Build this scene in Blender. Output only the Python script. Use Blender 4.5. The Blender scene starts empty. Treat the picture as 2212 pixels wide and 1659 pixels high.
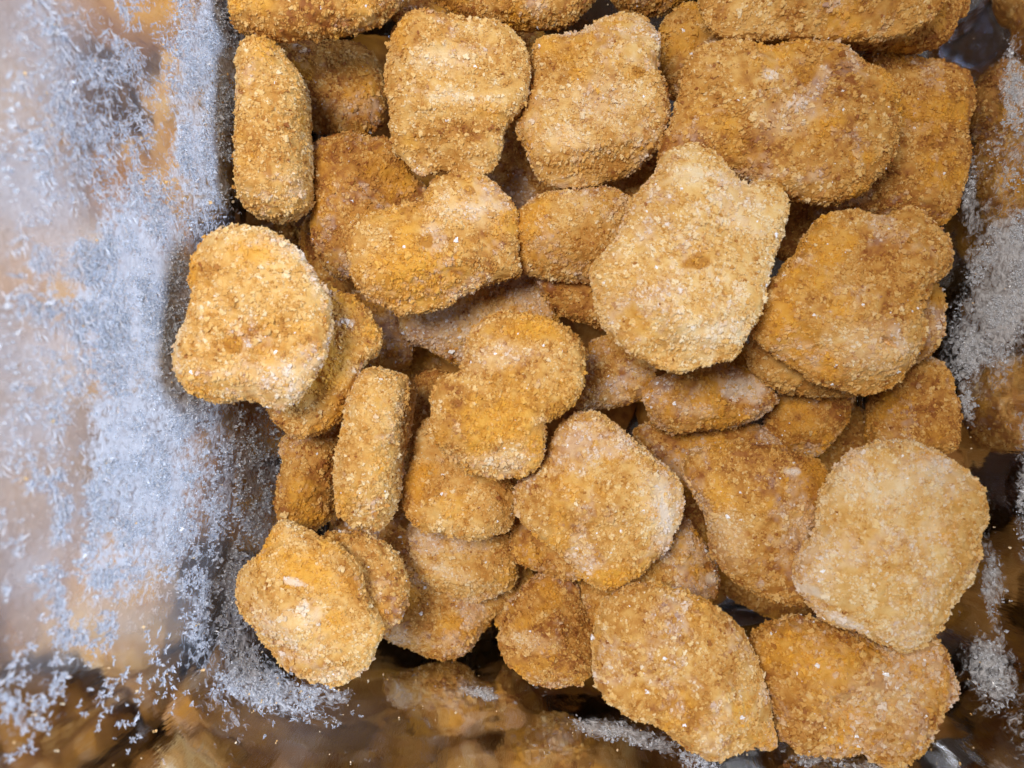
import bpy, math, random
import numpy as np

# ------------------------------------------------------------------ camera, world, lamps
scene = bpy.context.scene
H = 0.26            # camera height over the mid level of the pile (m)
FW = 0.36           # width of the view at that level (m)
PW, PH = 2212.0, 1659.0

cam_d = bpy.data.cameras.new("camera")
cam = bpy.data.objects.new("camera", cam_d)
scene.collection.objects.link(cam)
cam.location = (0, 0, H)
cam.rotation_euler = (0, 0, 0)
cam_d.sensor_width = 36.0
cam_d.lens = 36.0 * H / FW
cam_d.clip_start = 0.005
cam_d.clip_end = 20.0
cam_d.dof.use_dof = True
cam_d.dof.focus_distance = 0.262
cam_d.dof.aperture_fstop = 11.0
scene.camera = cam

world = bpy.data.worlds.new("World")
scene.world = world
world.use_nodes = True
wbg = world.node_tree.nodes["Background"]
wbg.inputs[0].default_value = (0.74, 0.83, 1.0, 1)
wbg.inputs[1].default_value = 0.06


def area(name, loc, target, size, power, col):
    d = bpy.data.lights.new(name, 'AREA')
    d.shape = 'DISK'
    d.size = size
    d.energy = power
    d.color = col
    o = bpy.data.objects.new(name, d)
    scene.collection.objects.link(o)
    o.location = loc
    from mathutils import Vector
    o.rotation_euler = (Vector(target) - Vector(loc)).to_track_quat('-Z', 'Y').to_euler()
    return o


area("ceiling_lamp", (-0.12, 0.08, 0.47), (-0.05, -0.03, 0.0), 0.15, 2.25, (1.0, 0.93, 0.85))
area("window_light", (0.66, 0.12, 0.44), (-0.10, 0.0, 0.03), 0.40, 7.6, (0.60, 0.75, 1.0))

vs = scene.view_settings
vs.view_transform = 'Standard'
vs.look = 'None'
vs.gamma = 1.0
vs.exposure = -0.14

rng = np.random.default_rng(7)
random.seed(7)

# ------------------------------------------------------------------ numpy noise


def ihash(ix, iy, iz, k):
    h = (ix * 73856093) ^ (iy * 19349663) ^ (iz * 83492791) ^ (k * 2654435761)
    h &= 0xFFFFFFFF
    h ^= h >> 15
    h = (h * 2246822519) & 0xFFFFFFFF
    h ^= h >> 13
    h = (h * 3266489917) & 0xFFFFFFFF
    h ^= h >> 16
    return (h & 0xFFFFFF) / float(0x1000000)


def vnoise(P, scale, seed):
    Q = P * scale
    i = np.floor(Q).astype(np.int64)
    f = Q - i
    f = f * f * (3 - 2 * f)
    out = np.zeros(len(P))
    for dx in (0, 1):
        for dy in (0, 1):
            for dz in (0, 1):
                w = (f[:, 0] if dx else 1 - f[:, 0]) * (f[:, 1] if dy else 1 - f[:, 1]) * (f[:, 2] if dz else 1 - f[:, 2])
                out += w * ihash(i[:, 0] + dx, i[:, 1] + dy, i[:, 2] + dz, seed)
    return out * 2 - 1


def fbm(P, scale, seed, octs=3):
    o, a, t = 0, 1.0, 0
    for k in range(octs):
        o = o + a * vnoise(P, scale * 2 ** k, seed + k * 17)
        t += a
        a *= 0.5
    return o / t


def worley(P, scale, seed):
    """nearest cell distance and a random number of that cell"""
    Q = P * scale
    i = np.floor(Q).astype(np.int64)
    f = Q - i
    best = np.full(len(P), 9.0)
    second = np.full(len(P), 9.0)
    idv = np.zeros(len(P))
    for dx in (-1, 0, 1):
        for dy in (-1, 0, 1):
            for dz in (-1, 0, 1):
                a, b, c = i[:, 0] + dx, i[:, 1] + dy, i[:, 2] + dz
                px = dx + ihash(a, b, c, seed) - f[:, 0]
                py = dy + ihash(a, b, c, seed + 1) - f[:, 1]
                pz = dz + ihash(a, b, c, seed + 2) - f[:, 2]
                d = px * px + py * py + pz * pz
                m = d < best
                second = np.where(m, best, np.minimum(second, d))
                idv = np.where(m, ihash(a, b, c, seed + 3), idv)
                best = np.where(m, d, best)
    return np.sqrt(best), np.sqrt(second), idv


# ------------------------------------------------------------------ mesh helper
def mesh_np(name, V, F, mat=None, smooth=True, attrs=None):
    """F: (n,3) or (n,4) int array"""
    me = bpy.data.meshes.new(name)
    k = F.shape[1]
    me.vertices.add(len(V))
    me.vertices.foreach_set("co", np.ascontiguousarray(V, dtype=np.float32).ravel())
    me.loops.add(F.size)
    me.loops.foreach_set("vertex_index", np.ascontiguousarray(F, dtype=np.int32).ravel())
    me.polygons.add(len(F))
    me.polygons.foreach_set("loop_start", np.arange(0, F.size, k, dtype=np.int32))
    me.polygons.foreach_set("loop_total", np.full(len(F), k, dtype=np.int32))
    me.polygons.foreach_set("use_smooth", np.full(len(F), smooth, dtype=bool))
    for an, av in (attrs or {}).items():
        at = me.attributes.new(an, 'FLOAT', 'POINT')
        at.data.foreach_set("value", np.ascontiguousarray(av, dtype=np.float32))
    me.update(calc_edges=True)
    if mat:
        me.materials.append(mat)
    return me


def link(name, me, parent=None):
    o = bpy.data.objects.new(name, me)
    scene.collection.objects.link(o)
    if parent:
        o.parent = parent
    return o


# ------------------------------------------------------------------ materials
def newmat(name):
    m = bpy.data.materials.new(name)
    m.use_nodes = True
    nt = m.node_tree
    return m, nt, nt.nodes, nt.links, nt.nodes["Principled BSDF"]


def N(nodes, typ, **kw):
    n = nodes.new(typ)
    for k, v in kw.items():
        if k == 'ins':
            for a, b in v.items():
                n.inputs[a].default_value = b
        else:
            setattr(n, k, v)
    return n


def ramp(nodes, stops, interp='LINEAR'):
    r = nodes.new('ShaderNodeValToRGB')
    r.color_ramp.interpolation = interp
    e = r.color_ramp.elements
    while len(e) < len(stops):
        e.new(0.5)
    for el, (p, c) in zip(e, stops):
        el.position = p
        el.color = (*c, 1) if len(c) == 3 else c
    return r


def mixc(nodes, links, fac, a, b, mode='MIX'):
    m = nodes.new('ShaderNodeMix')
    m.data_type = 'RGBA'
    m.blend_type = mode
    for sock, v in ((m.inputs[0], fac), (m.inputs[6], a), (m.inputs[7], b)):
        if hasattr(v, 'is_linked') or hasattr(v, 'links'):
            links.new(v, sock)
        else:
            sock.default_value = v
    return m.outputs[2]


def math_n(nodes, links, op, a, b=0.0, c=None):
    m = nodes.new('ShaderNodeMath')
    m.operation = op
    vals = [a, b] + ([c] if c is not None else [])
    for s, v in zip(m.inputs, vals):
        if isinstance(v, (int, float)):
            s.default_value = v
        else:
            links.new(v, s)
    return m.outputs[0]


def crumb_material(name, kind):
    """kind: GEOMETRY for the nugget body, INSTANCER for the crumbs strewn on it"""
    m, nt, nd, ln, bs = newmat(name)
    tc = N(nd, 'ShaderNodeTexCoord')
    tone = N(nd, 'ShaderNodeAttribute', attribute_type=kind, attribute_name='tone')
    yel = N(nd, 'ShaderNodeAttribute', attribute_type=kind, attribute_name='yolk')
    pal = N(nd, 'ShaderNodeAttribute', attribute_type=kind, attribute_name='rime')
    sc = 1.0 if kind == 'GEOMETRY' else 0.0012
    n1 = N(nd, 'ShaderNodeTexNoise', ins={'Scale': 1300.0 * sc, 'Detail': 3.0, 'Roughness': 0.6})
    ln.new(tc.outputs['Object'], n1.inputs['Vector'])
    v = math_n(nd, ln, 'MULTIPLY_ADD', n1.outputs['Fac'], 0.30, tone.outputs['Fac'])
    v = math_n(nd, ln, 'SUBTRACT', v, 0.15)
    r1 = ramp(nd, [(0.0, (0.31, 0.105, 0.020)), (0.25, (0.53, 0.242, 0.044)), (0.5, (0.68, 0.385, 0.105)),
                   (0.75, (0.77, 0.51, 0.20)), (1.0, (0.83, 0.66, 0.40))])
    ln.new(v, r1.inputs[0])
    c = mixc(nd, ln, yel.outputs['Fac'], r1.outputs[0], (0.76, 0.375, 0.036, 1))
    c = mixc(nd, ln, pal.outputs['Fac'], c, (0.80, 0.69, 0.60, 1))
    ln.new(c, bs.inputs['Base Color'])
    bs.inputs['Roughness'].default_value = 0.62
    bs.inputs['Specular IOR Level'].default_value = 0.30
    b2 = N(nd, 'ShaderNodeTexNoise', ins={'Scale': 2200.0 * sc, 'Detail': 3.0, 'Roughness': 0.6})
    ln.new(tc.outputs['Object'], b2.inputs['Vector'])
    bp = N(nd, 'ShaderNodeBump', ins={'Strength': 0.8, 'Distance': 0.0004 if kind == 'GEOMETRY' else 0.00012})
    ln.new(b2.outputs['Fac'], bp.inputs['Height'])
    ln.new(bp.outputs[0], bs.inputs['Normal'])
    return m


def grain_material():
    m, nt, nd, ln, bs = newmat("loose_crumb")
    tone = N(nd, 'ShaderNodeAttribute', attribute_name='tone')
    r = ramp(nd, [(0.0, (0.52, 0.19, 0.028)), (0.3, (0.72, 0.33, 0.068)), (0.6, (0.80, 0.46, 0.155)), (1.0, (0.88, 0.72, 0.48))])
    ln.new(tone.outputs['Fac'], r.inputs[0])
    ln.new(r.outputs[0], bs.inputs['Base Color'])
    bs.inputs['Roughness'].default_value = 0.62
    return m


def ice_material():
    m, nt, nd, ln, bs = newmat("ice_grain")
    bs.inputs['Base Color'].default_value = (0.93, 0.93, 0.95, 1)
    bs.inputs['Roughness'].default_value = 0.25
    return m


def frost_material():
    m, nt, nd, ln, bs = newmat("ice_frost")
    bs.inputs['Base Color'].default_value = (0.88, 0.90, 0.95, 1)
    bs.inputs['Roughness'].default_value = 0.16
    bs.inputs['Specular IOR Level'].default_value = 0.7
    bs.inputs['Transmission Weight'].default_value = 0.5
    bs.inputs['IOR'].default_value = 1.31
    return m


def wall_material():
    m, nt, nd, ln, bs = newmat("frosted_steel")
    tc = N(nd, 'ShaderNodeTexCoord')
    film = N(nd, 'ShaderNodeAttribute', attribute_name='film')
    haze = N(nd, 'ShaderNodeAttribute', attribute_name='haze')
    bs.inputs['Metallic'].default_value = 1.0
    bs.inputs['Base Color'].default_value = (0.82, 0.84, 0.88, 1)
    # brushed grain and condensation haze change the gloss
    mp = N(nd, 'ShaderNodeMapping', ins={'Scale': (1.0, 1.0, 0.06)})
    ln.new(tc.outputs['Object'], mp.inputs[0])
    nb = N(nd, 'ShaderNodeTexNoise', ins={'Scale': 900.0, 'Detail': 3.0, 'Roughness': 0.6})
    ln.new(mp.outputs[0], nb.inputs['Vector'])
    rg = math_n(nd, ln, 'MULTIPLY_ADD', haze.outputs['Fac'], 0.22, 0.035)
    rg = math_n(nd, ln, 'MULTIPLY_ADD', nb.outputs['Fac'], 0.06, rg)
    ln.new(rg, bs.inputs['Roughness'])
    nl = N(nd, 'ShaderNodeTexNoise', ins={'Scale': 34.0, 'Detail': 2.0, 'Roughness': 0.5})
    ln.new(tc.outputs['Object'], nl.inputs['Vector'])
    bw = N(nd, 'ShaderNodeBump', ins={'Strength': 0.40, 'Distance': 0.0035})
    ln.new(nl.outputs['Fac'], bw.inputs['Height'])
    bw2 = N(nd, 'ShaderNodeBump', ins={'Strength': 0.12, 'Distance': 0.0003})
    ln.new(nb.outputs['Fac'], bw2.inputs['Height'])
    ln.new(bw.outputs[0], bw2.inputs['Normal'])
    ln.new(bw2.outputs[0], bs.inputs['Normal'])
    # frost: white, granular
    fr = N(nd, 'ShaderNodeBsdfPrincipled')
    nf = N(nd, 'ShaderNodeTexNoise', ins={'Scale': 420.0, 'Detail': 5.0, 'Roughness': 0.68, 'Distortion': 0.7})
    ln.new(tc.outputs['Object'], nf.inputs['Vector'])
    nbig = N(nd, 'ShaderNodeTexNoise', ins={'Scale': 60.0, 'Detail': 4.0, 'Roughness': 0.6})
    ln.new(tc.outputs['Object'], nbig.inputs['Vector'])
    cr = ramp(nd, [(0.3, (0.66, 0.69, 0.76)), (0.7, (0.88, 0.90, 0.95))])
    ln.new(nf.outputs['Fac'], cr.inputs[0])
    ln.new(cr.outputs[0], fr.inputs['Base Color'])
    fr.inputs['Roughness'].default_value = 0.42
    fr.inputs['Specular IOR Level'].default_value = 0.6
    bf = N(nd, 'ShaderNodeBump', ins={'Strength': 1.0, 'Distance': 0.0010})
    ln.new(nf.outputs['Fac'], bf.inputs['Height'])
    ln.new(bf.outputs[0], fr.inputs['Normal'])
    # amount: film + patchy noise, soft threshold
    a = math_n(nd, ln, 'SUBTRACT', nf.outputs['Fac'], 0.5)
    b = math_n(nd, ln, 'SUBTRACT', nbig.outputs['Fac'], 0.5)
    s = math_n(nd, ln, 'MULTIPLY_ADD', a, 1.7, film.outputs['Fac'])
    s = math_n(nd, ln, 'MULTIPLY_ADD', b, 0.9, s)
    rs = ramp(nd, [(0.26, (0, 0, 0)), (0.76, (1, 1, 1))])
    ln.new(s, rs.inputs[0])
    hz = math_n(nd, ln, 'MULTIPLY', haze.outputs['Fac'], 0.5)
    amt = math_n(nd, ln, 'MAXIMUM', rs.outputs[0], hz)
    mx = N(nd, 'ShaderNodeMixShader')
    ln.new(amt, mx.inputs[0])
    ln.new(bs.outputs[0], mx.inputs[1])
    ln.new(fr.outputs[0], mx.inputs[2])
    out = nd["Material Output"]
    ln.new(mx.outputs[0], out.inputs['Surface'])
    return m


def steel_material():
    m, nt, nd, ln, bs = newmat("plain_steel")
    tc = N(nd, 'ShaderNodeTexCoord')
    n = N(nd, 'ShaderNodeTexNoise', ins={'Scale': 300.0, 'Detail': 3.0})
    ln.new(tc.outputs['Object'], n.inputs['Vector'])
    bs.inputs['Metallic'].default_value = 1.0
    bs.inputs['Base Color'].default_value = (0.5, 0.5, 0.5, 1)
    r = math_n(nd, ln, 'MULTIPLY_ADD', n.outputs['Fac'], 0.2, 0.15)
    ln.new(r, bs.inputs['Roughness'])
    return m


M_CRUMB = crumb_material('golden_batter', 'GEOMETRY')
M_STREWN = crumb_material('golden_breadcrumb', 'INSTANCER')
M_ICE = ice_material()
M_GRAIN = grain_material()
M_FROST = frost_material()
M_WALL = wall_material()
M_STEEL = steel_material()

# ------------------------------------------------------------------ the steel bin
XL, XR, YB, YT = -0.1018, 0.1780, -0.1262, 0.1750     # inner walls at z = 0
DRAFT = 0.13
DRAFT_B = 0.24         # the near wall leans out more


def lean(nrm):
    return DRAFT + (DRAFT_B - DRAFT) * np.clip(-nrm[:, 1:2], 0, 1)


RC = 0.042
ZB, ZT = -0.098, 0.108


def perimeter(step):
    """points and outward normals of the rounded rectangle at z=0, counter-clockwise"""
    pts, nrm = [], []
    segs = [((XL + RC, YB), (XR - RC, YB), (0, -1)), ((XR, YB + RC), (XR, YT - RC), (1, 0)),
            ((XR - RC, YT), (XL + RC, YT), (0, 1)), ((XL, YT - RC), (XL, YB + RC), (-1, 0))]
    cen = [(XR - RC, YB + RC), (XR - RC, YT - RC), (XL + RC, YT - RC), (XL + RC, YB + RC)]
    for (p, q, n), c in zip(segs, cen):
        L = math.dist(p, q)
        k = int(L / step)
        for i in range(k):
            t = i / k
            pts.append((p[0] + (q[0] - p[0]) * t, p[1] + (q[1] - p[1]) * t))
            nrm.append(n)
        a0 = math.atan2(n[1], n[0])
        k = int(RC * math.pi / 2 / step)
        for i in range(k):
            a = a0 + math.pi / 2 * i / k
            pts.append((c[0] + RC * math.cos(a), c[1] + RC * math.sin(a)))
            nrm.append((math.cos(a), math.sin(a)))
    return np.array(pts), np.array(nrm)


def to_px(P):
    s = PW / FW * H / (H - P[:, 2])
    return PW / 2 + P[:, 0] * s, PH / 2 - P[:, 1] * s


# frost patches as (x, y, rx, ry, rotation deg, strength) measured on the wall where they grow
FILM = [(290, 640, 120, 230, 0, .85), (300, 1010, 130, 270, 0, .78), (440, 200, 85, 330, 4, .62), (250, 1200, 75, 130, 0, .62),
        (370, 870, 110, 120, 0, .6), (480, 1010, 130, 170, 0, .45), (440, 1380, 60, 150, -18, .42),
        (560, 1480, 150, 48, 22, .52), (560, 1040, 70, 170, 0, .5), (515, 1300, 50, 170, 0, .5), (470, 900, 70, 70, 0, .5), (680, 1500, 80, 26, 5, .5), (470, 1240, 60, 120, 0, .40),
        (200, 300, 150, 300, 0, .30), (90, 900, 130, 260, 0, .36), (40, 330, 90, 120, 0, .42), (30, 760, 70, 60, 0, .45), (150, 1220, 130, 130, 0, .33),
        (60, 1480, 90, 90, 0, .24), (60, 650, 90, 120, 0, .38), (90, 1350, 150, 100, 0, .25),
        (1030, 1493, 40, 12, 0, .62), (1300, 1570, 80, 20, 12, .60), (1400, 1600, 80, 22, 14, .62),
        (1500, 1640, 60, 20, 10, .55), (1790, 1645, 90, 14, 6, .5), (1900, 1655, 60, 12, 0, .5),
        (2190, 200, 32, 120, 0, .52), (2180, 340, 60, 110, 0, .36), (2175, 620, 75, 170, 8, .72), (2110, 720, 60, 130, 12, .52),
        (2090, 860, 18, 55, 0, .50), (2105, 430, 18, 110, 0, .4), (2150, 1290, 22, 110, -6, .55), (2135, 1450, 45, 85, -14, .58), (2205, 1060, 16, 160, 0, .5),
        (2190, 1560, 30, 90, 0, .32)]
HAZE = [(40, 560, 200, 420, 0, .9), (60, 1050, 160, 300, 0, .8), (20, 150, 170, 260, 0, .75), (260, 250, 160, 330, 0, .28),
        (320, 900, 200, 420, 0, .45), (300, 1300, 140, 110, 0, .45), (500, 1200, 100, 200, 0, .3),
        (650, 1560, 160, 60, 0, .12)]
NEEDLE = [(230, 170, 150, 260, 0, 1.0), (250, 420, 130, 180, 0, .9), (180, 620, 120, 220, 0, .8), (400, 130, 90, 200, 0, .5),
          (350, 470, 110, 90, 0, .6), (160, 900, 120, 200, 0, .6)]
FLAKE = [(230, 1360, 150, 120, 0, .75), (150, 1250, 140, 150, 0, .9), (120, 1480, 150, 150, 0, .45), (330, 1450, 90, 90, 0, .12),
         (480, 1350, 80, 180, -15, .38), (600, 1490, 130, 40, 18, .3)]


def blobs(px, py, lst):
    v = np.zeros(len(px))
    for (x, y, rx, ry, rot, s) in lst:
        c, sn = math.cos(math.radians(rot)), math.sin(math.radians(rot))
        u = ((px - x) * c + (py - y) * sn) / rx
        w = (-(px - x) * sn + (py - y) * c) / ry
        d = np.sqrt(u * u + w * w)
        v = np.maximum(v, s * np.clip(1.55 - d, 0, 1) ** 1.0)
    return v


def wall_fields(P):
    px, py = to_px(P)
    near = P[:, 2] < H - 0.03
    n = 26 * fbm(P, 60, 5, 3)
    film = blobs(px + n, py + n, FILM)
    hz = blobs(px + 2 * n, py - n, HAZE) * np.clip(0.9 + 1.2 * fbm(P * np.array([1, 1, 0.5]), 45, 15, 4), 0.1, 1.4)
    off = (px < -60) | (px > PW + 60) | (py < -60) | (py > PH + 60) | ~near
    film = np.where(off, 0.22 + 0.1 * fbm(P, 30, 9), film)
    return film, hz, px, py


def build_bin():
    root = bpy.data.objects.new("steel_bin", None)
    scene.collection.objects.link(root)
    root.location = (0, 0, 0)
    root["label"] = "deep shiny steel bin with frosted inner walls holding the frozen nuggets"
    root["category"] = "container"
    pts, nrm = perimeter(0.0018)
    zs = np.arange(ZB, ZT + 1e-6, 0.002)
    n, k = len(pts), len(zs)
    V = np.zeros((k, n, 3))
    for j, z in enumerate(zs):
        q = pts + nrm * (lean(nrm) * z)
        # rounded foot of the wall
        d = z - ZB
        if d < 0.008:
            q = q - nrm * (0.008 - math.sqrt(max(0, 0.008 ** 2 - (0.008 - d) ** 2)))
        V[j, :, :2] = q
        V[j, :, 2] = z
    V = V.reshape(-1, 3)
    w = fbm(V, 22, 3, 2) * 0.0010
    V[:, :2] += np.tile(nrm, (k, 1)) * w[:, None]
    j, i = np.meshgrid(np.arange(k - 1), np.arange(n), indexing='ij')
    a = (j * n + i).ravel()
    b = (j * n + (i + 1) % n).ravel()
    F = np.stack([b, a, a + n, b + n], 1)
    film, hz, px, py = wall_fields(V)
    o = link("inner_wall", mesh_np("inner_wall", V, F, M_WALL, attrs={'film': film, 'haze': hz}), root)
    # floor: a fan that starts at the foot ring
    ring = V[:n]
    Vf = np.vstack([ring, [[(XL + XR) / 2, (YB + YT) / 2, ZB - 0.0006]]])
    Ff = np.array([[q, (q + 1) % n, n] for q in range(n)])
    link("floor", mesh_np("floor", Vf, Ff, M_STEEL, attrs={}), root)
    # outer skin and rolled rim
    pts2, nrm2 = perimeter(0.006)
    prof = [(0.0, ZT), (0.002, ZT + 0.004), (0.006, ZT + 0.006), (0.010, ZT + 0.004), (0.012, ZT), (0.010, ZT - 0.004),
            (0.005, ZT - 0.005)]
    m = len(pts2)
    Vr = []
    for (d, z) in prof:
        q = pts2 + nrm2 * (lean(nrm2) * ZT + d)
        Vr.append(np.c_[q, np.full(m, z)])
    Vr = np.vstack(Vr)
    kk = len(prof)
    j, i = np.meshgrid(np.arange(kk - 1), np.arange(m), indexing='ij')
    a = (j * m + i).ravel()
    b = (j * m + (i + 1) % m).ravel()
    link("rolled_rim", mesh_np("rolled_rim", Vr, np.stack([a, b, b + m, a + m], 1), M_STEEL), root)
    Vo = []
    for z in (ZT - 0.005, 0.05, ZB, ZB - 0.002):
        q = pts2 + nrm2 * (lean(nrm2) * z + 0.0035)
        Vo.append(np.c_[q, np.full(m, z)])
    Vo = np.vstack(Vo + [np.array([[(XL + XR) / 2, (YB + YT) / 2, ZB - 0.002]])])
    Fo = []
    for r in range(3):
        for q in range(m):
            Fo.append([r * m + q, r * m + (q + 1) % m, (r + 1) * m + (q + 1) % m])
            Fo.append([r * m + q, (r + 1) * m + (q + 1) % m, (r + 1) * m + q])
    for q in range(m):
        Fo.append([3 * m + q, 3 * m + (q + 1) % m, 4 * m])
    link("outer_wall", mesh_np("outer_wall", Vo, np.array(Fo), M_STEEL), root)
    return root, V, np.tile(nrm, (k, 1)), film, hz, px, py


OCT_V = np.array([[1, 0, 0], [-1, 0, 0], [0, 1, 0], [0, -1, 0], [0, 0, 1], [0, 0, -1]], float)
OCT_F = np.array([[0, 2, 4], [2, 1, 4], [1, 3, 4], [3, 0, 4], [2, 0, 5], [1, 2, 5], [3, 1, 5], [0, 3, 5]])
t_ = (1 + 5 ** .5) / 2
ICO_V = np.array([[-1, t_, 0], [1, t_, 0], [-1, -t_, 0], [1, -t_, 0], [0, -1, t_], [0, 1, t_], [0, -1, -t_], [0, 1, -t_],
                  [t_, 0, -1], [t_, 0, 1], [-t_, 0, -1], [-t_, 0, 1]]) / math.sqrt(1 + t_ * t_)
ICO_F = np.array([[0, 11, 5], [0, 5, 1], [0, 1, 7], [0, 7, 10], [0, 10, 11], [1, 5, 9], [5, 11, 4], [11, 10, 2], [10, 7, 6],
                  [7, 1, 8], [3, 9, 4], [3, 4, 2], [3, 2, 6], [3, 6, 8], [3, 8, 9], [4, 9, 5], [2, 4, 11], [6, 2, 10],
                  [8, 6, 7], [9, 8, 1]])


def unit(v):
    return v / np.maximum(np.linalg.norm(v, axis=-1, keepdims=True), 1e-12)


def bits(C, X, Y, Z, base_v=OCT_V, base_f=OCT_F, jit=0.0):
    """one little solid at each C with scaled axes X,Y,Z (n,3)"""
    n = len(C)
    B = np.repeat(base_v[None], n, 0)
    if jit:
        B = B * (1 + jit * (rng.random((n, len(base_v), 1)) - 0.5) * 2)
    V = C[:, None] + B[:, :, 0:1] * X[:, None] + B[:, :, 1:2] * Y[:, None] + B[:, :, 2:3] * Z[:, None]
    F = base_f[None] + (np.arange(n) * len(base_v))[:, None, None]
    return V.reshape(-1, 3), F.reshape(-1, 3)


def needles(P, nin, dirs, length, rad):
    """slender crystals: root P, pointing along dirs"""
    d = unit(dirs)
    s = unit(np.cross(d, nin))
    u = np.cross(s, d)
    C = P + d * length[:, None] * 0.5
    return bits(C, d * length[:, None] * 0.5, s * rad[:, None], u * (rad * 0.6)[:, None], jit=0.25)


def build_frost(root, V, nr, film, hz, px, py):
    inw = np.c_[-nr, np.zeros(len(nr))]
    tang = np.c_[-nr[:, 1], nr[:, 0], np.zeros(len(nr))]
    up = np.tile(np.array([[0, 0, 1.0]]), (len(V), 1))
    vis = (px > -60) & (px < PW + 60) & (py > -60) & (py < PH + 60)
    allV, allF, off = [], [], 0

    def add(v, f):
        nonlocal off
        allV.append(v)
        allF.append(f + off)
        off += len(v)

    def pick(w, n):
        w = w * vis
        idx = rng.choice(len(V), n, p=w / w.sum())
        P = V[idx] + tang[idx] * rng.normal(0, 0.0009, (n, 1)) + up[idx] * rng.normal(0, 0.001, (n, 1))
        return idx, P
    patch = np.clip(0.45 + 2.4 * fbm(V, 170, 31, 3), 0.0, 1.6)
    # long feathery needles
    wn = blobs(px, py, NEEDLE) * patch
    idx, P = pick(wn, 7500)
    n = len(idx)
    ang = rng.normal(0.15, 0.75, n)
    d = tang[idx] * np.cos(ang)[:, None] + up[idx] * np.sin(ang)[:, None] * 1.2 + inw[idx] * rng.uniform(0.0, 0.7, (n, 1))
    L = rng.gamma(2.2, 0.00050, n) + 0.0005
    add(*needles(P, inw[idx], d, L, L * 0.07 + 0.00005))
    # side branches
    k = rng.choice(n, 6000)
    t = rng.uniform(0.2, 0.9, (6000, 1))
    du = unit(d[k])
    P2 = P[k] + du * L[k][:, None] * t
    d2 = du + rng.normal(0, 0.8, (6000, 3))
    L2 = L[k] * 0.45
    add(*needles(P2, inw[idx][k], d2, L2, L2 * 0.12 + 0.00004))
    # star flakes
    wf = blobs(px, py, FLAKE) * patch ** 2
    idx, P = pick(wf, 900)
    for q in range(6):
        m = len(idx)
        ang = q * math.pi / 3 + rng.normal(0, 0.35, m)
        d = tang[idx] * np.cos(ang)[:, None] + up[idx] * np.sin(ang)[:, None] + inw[idx] * rng.uniform(0, 0.5, (m, 1))
        L = rng.gamma(3.0, 0.00027, m) + 0.00025
        add(*needles(P, inw[idx], d, L, L * 0.16 + 0.00008))
    # frost granules where the film is thick
    wg = np.clip(film - 0.28, 0, 1) * patch
    idx, P = pick(wg, 17000)
    n = len(idx)
    X = unit(rng.normal(size=(n, 3)))
    Y = unit(np.cross(X, rng.normal(size=(n, 3))))
    Z = np.cross(X, Y)
    r = rng.gamma(3.0, 0.00007, n) + 0.0001
    add(*bits(P + inw[idx] * 0.0001, X * (r * 1.6)[:, None], Y * r[:, None], Z * r[:, None], jit=0.35))
    Vv, Ff = np.vstack(allV), np.vstack(allF)
    o = link("frost_crystals", mesh_np("frost_crystals", Vv, Ff, M_FROST, smooth=False), root)
    o["kind"] = "stuff"
    # crumbs stuck on the walls
    wc = 0.05 + np.clip(0.6 - np.abs(film - 0.4), 0, 1) * 0.3
    wc = wc * np.where(py > 1440, 3.0, 1.0)
    idx, P = pick(wc, 420)
    n = len(idx)
    X = unit(rng.normal(size=(n, 3)))
    Y = unit(np.cross(X, rng.normal(size=(n, 3))))
    Z = np.cross(X, Y)
    r = rng.gamma(3.0, 0.00005, n) + 0.0001
    v, f = bits(P + inw[idx] * 0.0002, X * r[:, None] * 1.3, Y * r[:, None], Z * r[:, None], ICO_V, ICO_F, jit=0.3)
    o = link("stray_crumbs", mesh_np("stray_crumbs", v, f, M_GRAIN, smooth=False,
                                     attrs={'tone': np.repeat(rng.uniform(0.6, 1.0, n), 12)}), root)
    o["kind"] = "stuff"


# ------------------------------------------------------------------ nuggets
def cube_sphere(n):
    t = np.linspace(-1, 1, n + 1)
    t = np.tan(t * math.pi / 4)
    a, b = np.meshgrid(t, t, indexing='ij')
    a, b = a.ravel(), b.ravel()
    o = np.ones_like(a)
    faces = [(o, a, b), (-o, b, a), (b, o, a), (a, -o, b), (a, b, o), (b, a, -o)]
    V = np.vstack([np.c_[f] for f in faces])
    j, i = np.meshgrid(np.arange(n), np.arange(n), indexing='ij')
    q = (j * (n + 1) + i).ravel()
    F1 = np.stack([q, q + n + 1, q + n + 2, q + 1], 1)
    F = np.vstack([F1 + k * (n + 1) ** 2 for k in range(6)])
    key = np.round(V * 1e5).astype(np.int64)
    _, first, inv = np.unique(key, axis=0, return_index=True, return_inverse=True)
    inv = np.asarray(inv).reshape(-1)
    V = unit(V[first])
    # more of the surface on the upper side
    al = np.arccos(np.clip(V[:, 2], -1, 1))
    al2 = math.pi * (al / math.pi) ** 1.45
    hr = np.maximum(np.hypot(V[:, 0], V[:, 1]), 1e-9)
    s = np.sin(al2) / hr
    V = np.c_[V[:, 0] * s, V[:, 1] * s, np.cos(al2)]
    return V, inv[F]


SPH = {56: cube_sphere(56), 36: cube_sphere(36), 18: cube_sphere(18)}
GROUP = "frozen breaded nuggets piled in the steel bin"


def smooth_outline(poly, k=12):
    P = np.array(poly, float)
    n = len(P)
    out = []
    for i in range(n):
        p0, p1, p2, p3 = P[i - 1], P[i], P[(i + 1) % n], P[(i + 2) % n]
        for t in np.arange(k) / k:
            out.append(0.5 * ((2 * p1) + (-p0 + p2) * t + (2 * p0 - 5 * p1 + 4 * p2 - p3) * t * t
                              + (-p0 + 3 * p1 - 3 * p2 + p3) * t ** 3))
    return np.array(out)


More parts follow.
